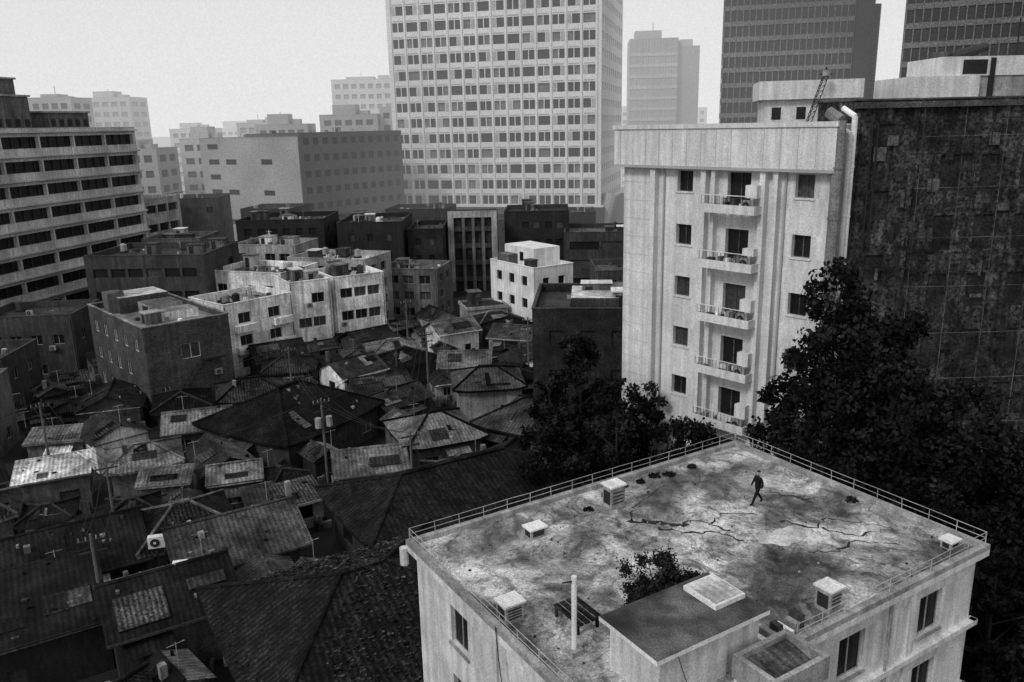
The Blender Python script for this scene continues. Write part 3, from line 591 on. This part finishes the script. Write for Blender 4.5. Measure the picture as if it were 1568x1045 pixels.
def house(kind,F,W,D,h,mr,mw,ac=.15):
    mb=MB(); nw=max(1,int(W/2.6)); nd=max(1,int(D/3))
    for f,w,n in ((F,W,nw),(F.sub(W,0,math.pi/2),D,nd),(F.sub(W,D,math.pi),W,nw),(F.sub(0,D,-math.pi/2),D,nd)):
        wi=[q for q in wgrid(w,h,n,max(1,int(h/2.6)),R(.9,1.6),1.1,.9,.4) if random.random()<.7]
        wall(mb,f,w,0,h,wi,mw,[GLASS,GLASS2],.12,FRAME if random.random()<.4 else None)
    zf=None
    if kind=='hip':
        rise=min(W,D)*.27; hip(mb,F,W,D,h,rise,.6,mr,mw,mcap=random.choice((TILE[0],TILE[1],SLABR[0],mr,mr,SHEET[3])))
        hw=min(W,D)/2+.6; zf=lambda s,t:h+rise*min(1,min(s+.6,W+.6-s,t+.6,D+.6-t)/hw)
    elif kind=='gable':
        rise=min(W,D)*.25; gable(mb,F,W,D,h,rise,.45,mr,mw); zf=(lambda s,t:h+rise*(1-abs(t-D/2)/(D/2+.45))) if W>=D else (lambda s,t:h+rise*(1-abs(s-W/2)/(W/2+.45)))
    elif kind=='shed':
        r=R(.5,1.1); mb.face([F(-.3,-.3,h),F(W+.3,-.3,h),F(W+.3,D+.3,h+r),F(-.3,D+.3,h+r)],mr); zf=lambda s,t:h+r*t/D
        mb.box(F,-.3,W+.3,-.36,-.305,h-.12,h+.02,mw); mb.face([F(0,0,h-.02),F(0,D,h+r-.1),F(0,D,h-.02)],mw); mb.face([F(W,0,h-.02),F(W,D,h-.02),F(W,D,h+r-.1)],mw); mb.face([F(W,D,h-.02),F(0,D,h-.02),F(0,D,h+r),F(W,D,h+r)],mw)
    else:
        mb.box(F,-.2,W+.2,-.2,D+.2,h,h+.18,mw,mr); 
        for a,b,c,d in ((-.2,W+.2,-.2,-.05),(-.2,W+.2,D+.05,D+.2),(-.2,-.05,-.05,D+.05),(W+.05,W+.2,-.05,D+.05)): mb.box(F,a,b,c,d,h+.182,h+.5,mw)
        clutter(mb,F,W,D,h+.18,random.choice((1,1,2)),[PLAST[1],PLAST[2],SHEET[2]])
    if zf:
        for _ in range(random.choice((0,1,1,2,3))):
            w=R(.8,min(3,W*.5));d=R(.7,min(2.2,D*.35)); s=R(0,W-w); t=R(0,max(.05,D/2-d)) if W>=D or kind!='gable' else R(0,D-d)
            if kind=='gable' and W<D: s=R(0,max(.05,W/2-w)); w=min(w,W/2-s)
            mm_=random.choice((SHEET[0],SHEET[1],SHEET[1],SHEET[2],SHEET[2],SHEET[3],SHEET[3],TILE[4],TILE[0]))
            e=.07; c=[(s,t),(s+w,t),(s+w,t+d),(s,t+d)]; mb.face([F(a,b,zf(a,b)+e) for a,b in c],mm_)
        for _ in range(int(W*D*.25)):
            s=R(0,W);t=R(0,D);a=R(.08,.4);b=R(.08,.3); z=zf(s,t); mb.box(F.sub(s,t,R(-.4,.4)),0,a,0,b,z-.15,z+R(.06,.18),random.choice(BITS))
        if random.random()<.35: mb.box(F,W*.2,W*.2+.4,D*.3,D*.3+.4,h,h+R(1.2,1.9),random.choice(PLAST[1:4]))
        if random.random()<.4:
            s=R(0,W);t=R(0,D);z=zf(s,t); mb.tube(F(s,t,z),F(s,t,z+1.8),.03,PLAST[3],4); mb.tube(F(s-.5,t,z+1.7),F(s+.5,t,z+1.7),.02,PLAST[3],4)
        mb.tube(F(-.2,-.35,h-.15),F(W+.2,-.35,h-.15),.07,random.choice((SHEET[2],SHEET[3],SHEET[4],DARKM)),5)
    if random.random()<.5:
        w=R(1.5,3); s=R(0,max(.1,W-w)); mb.face([F(s,-1.3,h-.9),F(s+w,-1.3,h-.9),F(s+w,-.02,h-.5),F(s,-.02,h-.5)],random.choice(SHEET)); 
        for q in (s+.05,s+w-.05): mb.tube(F(q,-1.25,0),F(q,-1.25,h-.9),.04,DARKM,4)
    if random.random()<ac: acunit(mb,F.sub(R(.2,max(.3,W-1.2)),-.6),0,0,R(.3,max(.4,h-1.2)))
    for _ in range(7): s=R(-.5,W);a=R(.2,.8); mb.box(F.sub(s,R(-1.3,-.6),R(-.5,.5)),0,a,0,R(.2,.6),0,R(.3,1.3),random.choice(BITS))
    nm={'hip':'hanok_house','gable':'gabled_house','shed':'lean_to_house','flat':'flat_roof_house'}[kind]
    return mb.finish(nm)
def inside(x,y,pad):
    for F,W,D in used:
        s,t=F.inv(x,y)
        if -pad<s<W+pad and -pad<t<D+pad: return True
    return False
SP=[('shed',-42.5,64,(1,.45),5.6,4.2,3.4,SHEET[4],PLAST[2]),
    ('hip',-35.5,66.5,(1,.45),5.5,5,3.2,SHEET[3],PLAST[2]),
    ('hip',-31.5,77.5,(.85,-.5),12,13,3.4,TILE[1],PLAST[1]),
    ('shed',-47.5,74.5,(1,.2),5,2.6,3,SHEET[3],PLAST[2]),
    ('shed',-32,64,(1,.2),4.0,2.0,3,SHEET[3],PLAST[2]),
    ('shed',-26,64,(1,.3),4.2,2.2,3,SHEET[3],PLAST[1]),
    ('gable',-15.2,64.8,(1,.25),5.8,5,3.2,SHEET[3],PLAST[2]),
    ('hip',-9.5,70.5,(.9,.4),7,7,3.2,SHEET[3],PLAST[2]),
    ('hip',-3.5,75.5,(.8,-.5),8,8,3.6,SHEET[2],PLAST[2]),
    ('hip',-18,103,(1,.35),6,5,3,SHEET[3],PLAST[3]),
    ('gable',-9,97,(1,.0),6,5,3.2,SHEET[3],PLAST[3]),
    ('hip',-6,85,(.9,.1),7,6,4,SHEET[2],PLAST[3]),
    ('gable',-10,110,(.9,.5),6,5,4,SHEET[3],PLAST[4]),
    ('gable',-3,108,(.9,-.3),6,5,4,SHEET[2],PLAST[3]),
    ('hip',-26.5,52.5,(.853,.522),6.5,6.5,3.0,TILE[2],PLAST[2]),
    ('gable',-22.5,49,(.853,.522),8.5,7.5,3.2,SHEET[2],PLAST[1]),
    ('gable',-34,47.5,(.853,.522),9,8,3.0,SHEET[0],PLAST[0]),  # darkest roof tones near the frame corner carry lens vignetting in their colour
    ('shed',-33.5,38.5,(.853,.522),10,8,3.6,SHEET[0],PLAST[0]),
    ('gable',-23.5,41.5,(.853,.522),7,7,3.6,SHEET[0],PLAST[1])]
for k,x,y,ex,W,D,h,mr,mw in SP:
    F=Fr(x,y,ex=ex); house(k,F,W,D,h,mr,mw,0); reg(F,W,D)
cnt=0; cell=6.9
for i in range(-9,12):
    for j in range(1,19):
        s=i*cell+R(-.6,.6); t=12+j*cell*.93+R(-.6,.6)
        x,y,_=F0(s,t,0)
        if y<30 or y>128 or x>9 or x<-.70*y-4: continue
        if inside(x,y,3.0): continue
        k=random.choices(('hip','gable','shed','flat'),(.56,.32,.08,.04))[0]
        W=R(4.6,6.6);D=R(4.4,6.2); F=F0.sub(s-W/2,t-D/2,R(-.3,.3)); 
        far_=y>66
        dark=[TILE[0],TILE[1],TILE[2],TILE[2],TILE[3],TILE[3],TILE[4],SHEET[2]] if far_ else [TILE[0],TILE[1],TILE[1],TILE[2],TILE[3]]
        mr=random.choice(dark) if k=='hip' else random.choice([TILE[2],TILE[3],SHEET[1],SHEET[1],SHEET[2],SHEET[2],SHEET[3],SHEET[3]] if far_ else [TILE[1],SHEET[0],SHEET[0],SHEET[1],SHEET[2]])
        if k=='flat': mr=random.choice(SLABR[:4])
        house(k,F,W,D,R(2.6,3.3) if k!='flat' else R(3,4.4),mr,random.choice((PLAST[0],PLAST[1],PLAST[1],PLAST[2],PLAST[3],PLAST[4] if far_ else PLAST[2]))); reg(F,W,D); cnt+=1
for _ in range(420):
    x=R(-66,8); y=R(38,126)
    if x<-.70*y-2 or inside(x,y,1.6): continue
    s,t=F0.inv(x,y); W=R(2.2,3.4);D=R(2.2,3.4);F=F0.sub(s-W/2,t-D/2,R(-.3,.3)); house(random.choice(('gable','gable','shed','hip')),F,W,D,R(2.1,2.8),random.choice(TILE+SHEET[:4]),random.choice(PLAST[:4]),.05); reg(F,W,D)

BT=mat('old_black_tile',.011,4.5,.8,.4,.5,stripe=.75,sdepth=.6,rough=.85,spec=.15,bl=.5)
BT2=mat('old_black_tile_plain',.012,5,.5,.3,.4,stripe=.75,sdepth=.3,rough=.9,spec=.1,bl=.4)
mb=MB(); F=Aroof[0]; wall(mb,F.sub(0,13.6,-math.pi/2),13.6,0,4,[(2,1,4,3),(7,1,9,3)],PLAST[1],GLASS,.15); wall(mb,F,14,0,4,[(2,1,4,3)],PLAST[1],GLASS,.15); wall(mb,F.sub(14,0,math.pi/2),13.6,0,4,[],PLAST[1],GLASS); wall(mb,F.sub(14,13.6,math.pi),14,0,4,[(3,1,5,3)],PLAST[1],GLASS)
hip(mb,F,14,13.6,4,3.2,1.1,BT,PLAST[1],.5)
for k in range(1800):
    a=R(-.8,14.8); b=R(-.8,14.4); d=min(a+1.1,15.1-a,b+1.1,14.7-b); z=4+3.2*min(1,d/7.9)+.04
    mb.box(F.sub(a,b,R(-.5,.5)),0,R(.08,.35),0,R(.06,.14),z,z+.06,random.choice((TILE[3],TILE[4],SHEET[1],SHEET[2],TILE[0])))
mb.finish('large_tiled_hanok')
mb=MB(); F=Broof[0]
for f,w in ((F,17),(F.sub(17,0,math.pi/2),9.6),(F.sub(17,9.6,math.pi),17),(F.sub(0,9.6,-math.pi/2),9.6)): wall(mb,f,w,0,4,[(2,1,4,3)],PLAST[1],GLASS,.15)
hip(mb,F,17,9.6,4,2.4,1,BT2,PLAST[1],.45); mb.finish('large_tiled_hanok')

mb=MB(); F=Fr(-17.6,45.0,-1.0); mb.hexa([F(0,0,3.9),F(3.0,0,3.9),F(3.0,.8,3.9),F(0,.8,3.9)],[F(0,0,4.0),F(3.0,0,4.0),F(3.0,.8,4.15),F(0,.8,4.15)],WHITE)
for s in (.2,2.8): mb.tube(F(s,.4,0),F(s,.4,3.9),.05,DARKM)
mb.finish('sheet_metal_awning')
for x,y,z in ((-25.6,51.3,3.9),(-22.2,47.2,4.2)):
    mb=MB(); acunit(mb,Fr(x,y,.25),0,0,z,1.3,WHITE); mb.tube((x+.5,y+.3,0),(x+.5,y+.3,z),.06,DARKM); mb.finish('air_conditioner_unit')

PO=mat('pole_concrete',.1,8,.3,.5,.2); poles=[]
def pole(x,y,h,tr=0):
    mb=MB(); mb.tube((x,y,0),(x,y,h),.14,PO,8,.09)
    for z in (h-.5,h-1.3): mb.box(Fr(x,y,.5),-.8,.8,-.06,.06,z,z+.1,DARKM)
    for q in (-.7,-.3,.3,.7): mb.tube(Fr(x,y,.5)(q,0,h-.4),Fr(x,y,.5)(q,0,h-.15),.04,PLAST[3],6)
    if tr:
        for q in (-.5,.5): mb.tube(Fr(x,y,.5)(q,-.3,h-2.6),Fr(x,y,.5)(q,-.3,h-1.7),.28,PLAST[3],10)
    mb.finish('utility_pole'); poles.append((x,y,h))
pole(-17,68.5,9,1); pole(-31.5,58.5,7.5); pole(-8.5,62.5,8); pole(-25,88,8.5); pole(-10,92,9); pole(-44,72,8); pole(-14.5,110,9); pole(-52,60,8); pole(-27,47,7.5); pole(2,98,9)
mb=MB()
def wire(a,b,r=.018,sag=.6):
    a=Vector(a);b=Vector(b);pr=a
    for i in range(1,11):
        f=i/10; p=a.lerp(b,f)-Vector((0,0,sag*4*f*(1-f))); mb.tube(pr,p,r,DARKM,4,cap=False); pr=p
for i,j in ((0,1),(0,2),(0,3),(3,4),(4,6),(1,5),(5,7),(1,8),(4,9),(3,5),(0,4),(2,4)):
    a=poles[i];b=poles[j]
    for q in (-.8,-.3,.8): wire((a[0]+q,a[1],a[2]-.1),(b[0]+q,b[1],b[2]-.1),sag=R(.4,1))
for _ in range(26):
    p=random.choice(poles); wire((p[0],p[1],p[2]-R(.5,1.5)),(p[0]+R(-9,9),p[1]+R(-9,9),3.2),.014,.4)
mb.finish('overhead_wires')
mb=MB(); wire(F0(-.4,6.4,Z0+.3),F0(-.4,5.6,Z0-3.5),.025,.5); wire(F0(-.4,5.6,Z0-3.5),F0(-.45,4,Z0-6.5),.025,.3); wire(F0(2.5,-.3,Z0+1.9),F0(4.5,-.3,Z0-2),.02,.5); mb.finish('loose_cable')

# ---------------------------------------------------------------- person on the roof
def person(x,y,z,ang):
    emp=bpy.data.objects.new('walking_person',None); scene.collection.objects.link(emp); emp.location=(x,y,z); emp.rotation_euler=(0,0,ang)
    CL=mat('dark_clothes',.01,30,.2,4,.2,spec=.1); SK=mat('skin',.3,40,.1,5,.1); HR=mat('hair',.01,40,.2,5,.1)
    def skin(nm,V,E,Rr,m,sub=2):
        me=bpy.data.meshes.new(nm); me.from_pydata(V,E,[]); o=obj(nm,me); o.parent=emp
        md=o.modifiers.new('s','SKIN'); 
        for i,r in enumerate(Rr): me.skin_vertices[0].data[i].radius=r if isinstance(r,tuple) else (r,r)
        me.skin_vertices[0].data[0].use_root=True
        md2=o.modifiers.new('b','SUBSURF'); md2.levels=sub; md2.render_levels=sub; me.materials.append(m); return o
    V=[(0,0,.95),(0,0,1.12),(0,0,1.3),(.01,0,1.43),(.03,0,1.52),
       (0,.19,1.4),(-.1,.24,1.13),(-.02,.26,.89),(0,-.19,1.4),(.1,-.23,1.14),(.24,-.22,.93),
       (0,.1,.9),(.2,.1,.5),(.36,.1,.09),(0,-.1,.9),(-.08,-.1,.5),(-.36,-.1,.12),(.5,.1,.045),(-.26,-.1,.03)]
    E=[(0,1),(1,2),(2,3),(3,4),(2,5),(5,6),(6,7),(2,8),(8,9),(9,10),(0,11),(11,12),(12,13),(13,17),(0,14),(14,15),(15,16),(16,18)]
    Rr=[(.16,.13),(.16,.13),(.19,.14),(.09,.08),.055,.075,.06,.045,.075,.06,.045,.11,.08,.06,.11,.08,.06,.045,.045]
    skin('body',V,E,Rr,CL)
    skin('head',[(.03,0,1.5),(.04,0,1.58),(.05,0,1.66),(.045,0,1.71)],[(0,1),(1,2),(2,3)],[.05,(.07,.075),(.085,.095),.06],SK)
    skin('hair',[(.02,0,1.68),(0,0,1.72),(.03,0,1.745)],[(0,1),(1,2)],[.1,.105,.08],HR)
    me=MB(); me.tube((.13,0,1.63),(.16,0,1.61),.018,SK,6,.01)
    for q in (-.033,.033): me.tube((.125,q,1.655),(.137,q,1.655),.01,HR,6)
    me.tube((.12,-.02,1.575),(.125,.02,1.575),.008,HR,5); 
    for q in (-.095,.095): me.tube((.04,q,1.62),(.045,q,1.67),.02,SK,6)
    o=me.finish('face'); o.parent=emp
    for sg,w,dr in ((1,(-.02,.26,.89),(0.02,0,-1)),(-1,(.24,-.22,.93),(.45,0,-.9))):
        w=Vector(w);d=Vector(dr).normalized(); c=w+d*.07
        V=[tuple(w),tuple(c)];E=[(0,1)];Rr=[(.025,.02),(.04,.018)]
        for k in range(4):
            off=Vector((1,0,0))*( .03-.02*k); b=c+off+d*.03; L=(.065,.075,.07,.055)[k]
            m1=b+d*L*.5+Vector((.0,-sg*.012,0)); e=b+d*L+Vector((0,-sg*.035,0)); n=len(V); V+=[tuple(b),tuple(m1),tuple(e)];E+=[(1,n),(n,n+1),(n+1,n+2)];Rr+=[.01,.009,.008]
        n=len(V); b=w+d*.03+Vector((.035,0,0)); V+=[tuple(b),tuple(b+d*.035+Vector((.015,0,0)))];E+=[(0,n),(n,n+1)];Rr+=[.012,.01]
        skin('hand_left' if sg>0 else 'hand_right',V,E,Rr,SK,1)
px,py,_=F0(15.93,8.43,0); person(px,py,Z0+.01,math.radians(200))

# ---------------------------------------------------------------- haze over the city (absorbing volume, emission added in place of scattered light)
AIR=.78; DENS=.0021
hm=bpy.data.materials.new('haze'); hm.use_nodes=True; nt=hm.node_tree; nt.nodes.clear()
o_=nt.nodes.new('ShaderNodeOutputMaterial'); va=nt.nodes.new('ShaderNodeVolumeAbsorption'); va.inputs['Density'].default_value=DENS; va.inputs['Color'].default_value=(0,0,0,1)
em=nt.nodes.new('ShaderNodeEmission'); em.inputs['Color'].default_value=(1,1,1,1); em.inputs['Strength'].default_value=DENS*AIR
ad=nt.nodes.new('ShaderNodeAddShader'); nt.links.new(va.outputs[0],ad.inputs[0]); nt.links.new(em.outputs[0],ad.inputs[1]); nt.links.new(ad.outputs[0],o_.inputs['Volume'])
hz=MB(); hz.box(Fr(0,0,0),-700,700,170.5,700,-1,150,hm); hz.finish('haze')

# ---------------------------------------------------------------- sky, sun, camera
w=bpy.data.worlds.new("World"); scene.world=w; w.use_nodes=True; nt=w.node_tree; N=nt.nodes; L=nt.links
bg=N['Background']; sky=N.new('ShaderNodeTexSky'); sky.sky_type='NISHITA'; sky.sun_disc=False
el=math.radians(42); az=math.radians(225)
sky.sun_elevation=el; sky.sun_rotation=az; sky.air_density=2; sky.dust_density=6
bw=N.new('ShaderNodeRGBToBW'); L.new(sky.outputs[0],bw.inputs[0])
mr=N.new('ShaderNodeMapRange'); mr.inputs[1].default_value=0; mr.inputs[2].default_value=15; mr.inputs[3].default_value=8.2; mr.inputs[4].default_value=9.4; L.new(bw.outputs[0],mr.inputs[0])
tc=N.new('ShaderNodeTexCoord'); sx=N.new('ShaderNodeSeparateXYZ'); L.new(tc.outputs['Generated'],sx.inputs[0])
gr=N.new('ShaderNodeMapRange'); gr.interpolation_type='SMOOTHSTEP'; gr.inputs[1].default_value=0; gr.inputs[2].default_value=.24; gr.inputs[3].default_value=1.06; gr.inputs[4].default_value=.76; L.new(sx.outputs[2],gr.inputs[0])
nz=N.new('ShaderNodeTexNoise'); nz.inputs['Scale'].default_value=480; nz.inputs['Detail'].default_value=1; L.new(tc.outputs['Generated'],nz.inputs['Vector'])
ng=N.new('ShaderNodeMapRange'); ng.inputs[1].default_value=.3; ng.inputs[2].default_value=.7; ng.inputs[3].default_value=.86; ng.inputs[4].default_value=1.14; L.new(nz.outputs['Fac'],ng.inputs[0])
nc=N.new('ShaderNodeTexNoise'); nc.inputs['Scale'].default_value=1.6; nc.inputs['Detail'].default_value=4; L.new(tc.outputs['Generated'],nc.inputs['Vector'])
cg=N.new('ShaderNodeMapRange'); cg.inputs[1].default_value=.3; cg.inputs[2].default_value=.7; cg.inputs[3].default_value=.9; cg.inputs[4].default_value=1.08; L.new(nc.outputs['Fac'],cg.inputs[0])
def mm(a,b):
    q=N.new('ShaderNodeMath');q.operation='MULTIPLY';L.new(a,q.inputs[0]);L.new(b,q.inputs[1]);return q.outputs[0]
L.new(mm(mm(mr.outputs[0],gr.outputs[0]),mm(ng.outputs[0],cg.outputs[0])),bg.inputs['Color']); bg.inputs['Strength'].default_value=.1
ld=bpy.data.lights.new('sun','SUN'); ld.energy=1.5; ld.angle=math.radians(14); ld.color=(1,1,1)
lo=obj('sun',ld); dirv=Vector((math.sin(az)*math.cos(el),math.cos(az)*math.cos(el),math.sin(el))); lo.rotation_euler=dirv.to_track_quat('Z','Y').to_euler(); lo.location=(0,0,100)
cd=bpy.data.cameras.new('camera'); cd.lens=1250/1568*36; cd.sensor_width=36; cd.clip_end=8000; cd.clip_start=.5
co=obj('camera',cd); co.matrix_world=Matrix.Translation((0,0,32))@(Matrix.Rotation(math.pi/2-math.radians(14.87),4,'X')@Matrix.Rotation(math.radians(-1.3),4,'Z'))
scene.camera=co
print('houses',cnt,'objects',len(bpy.data.objects))
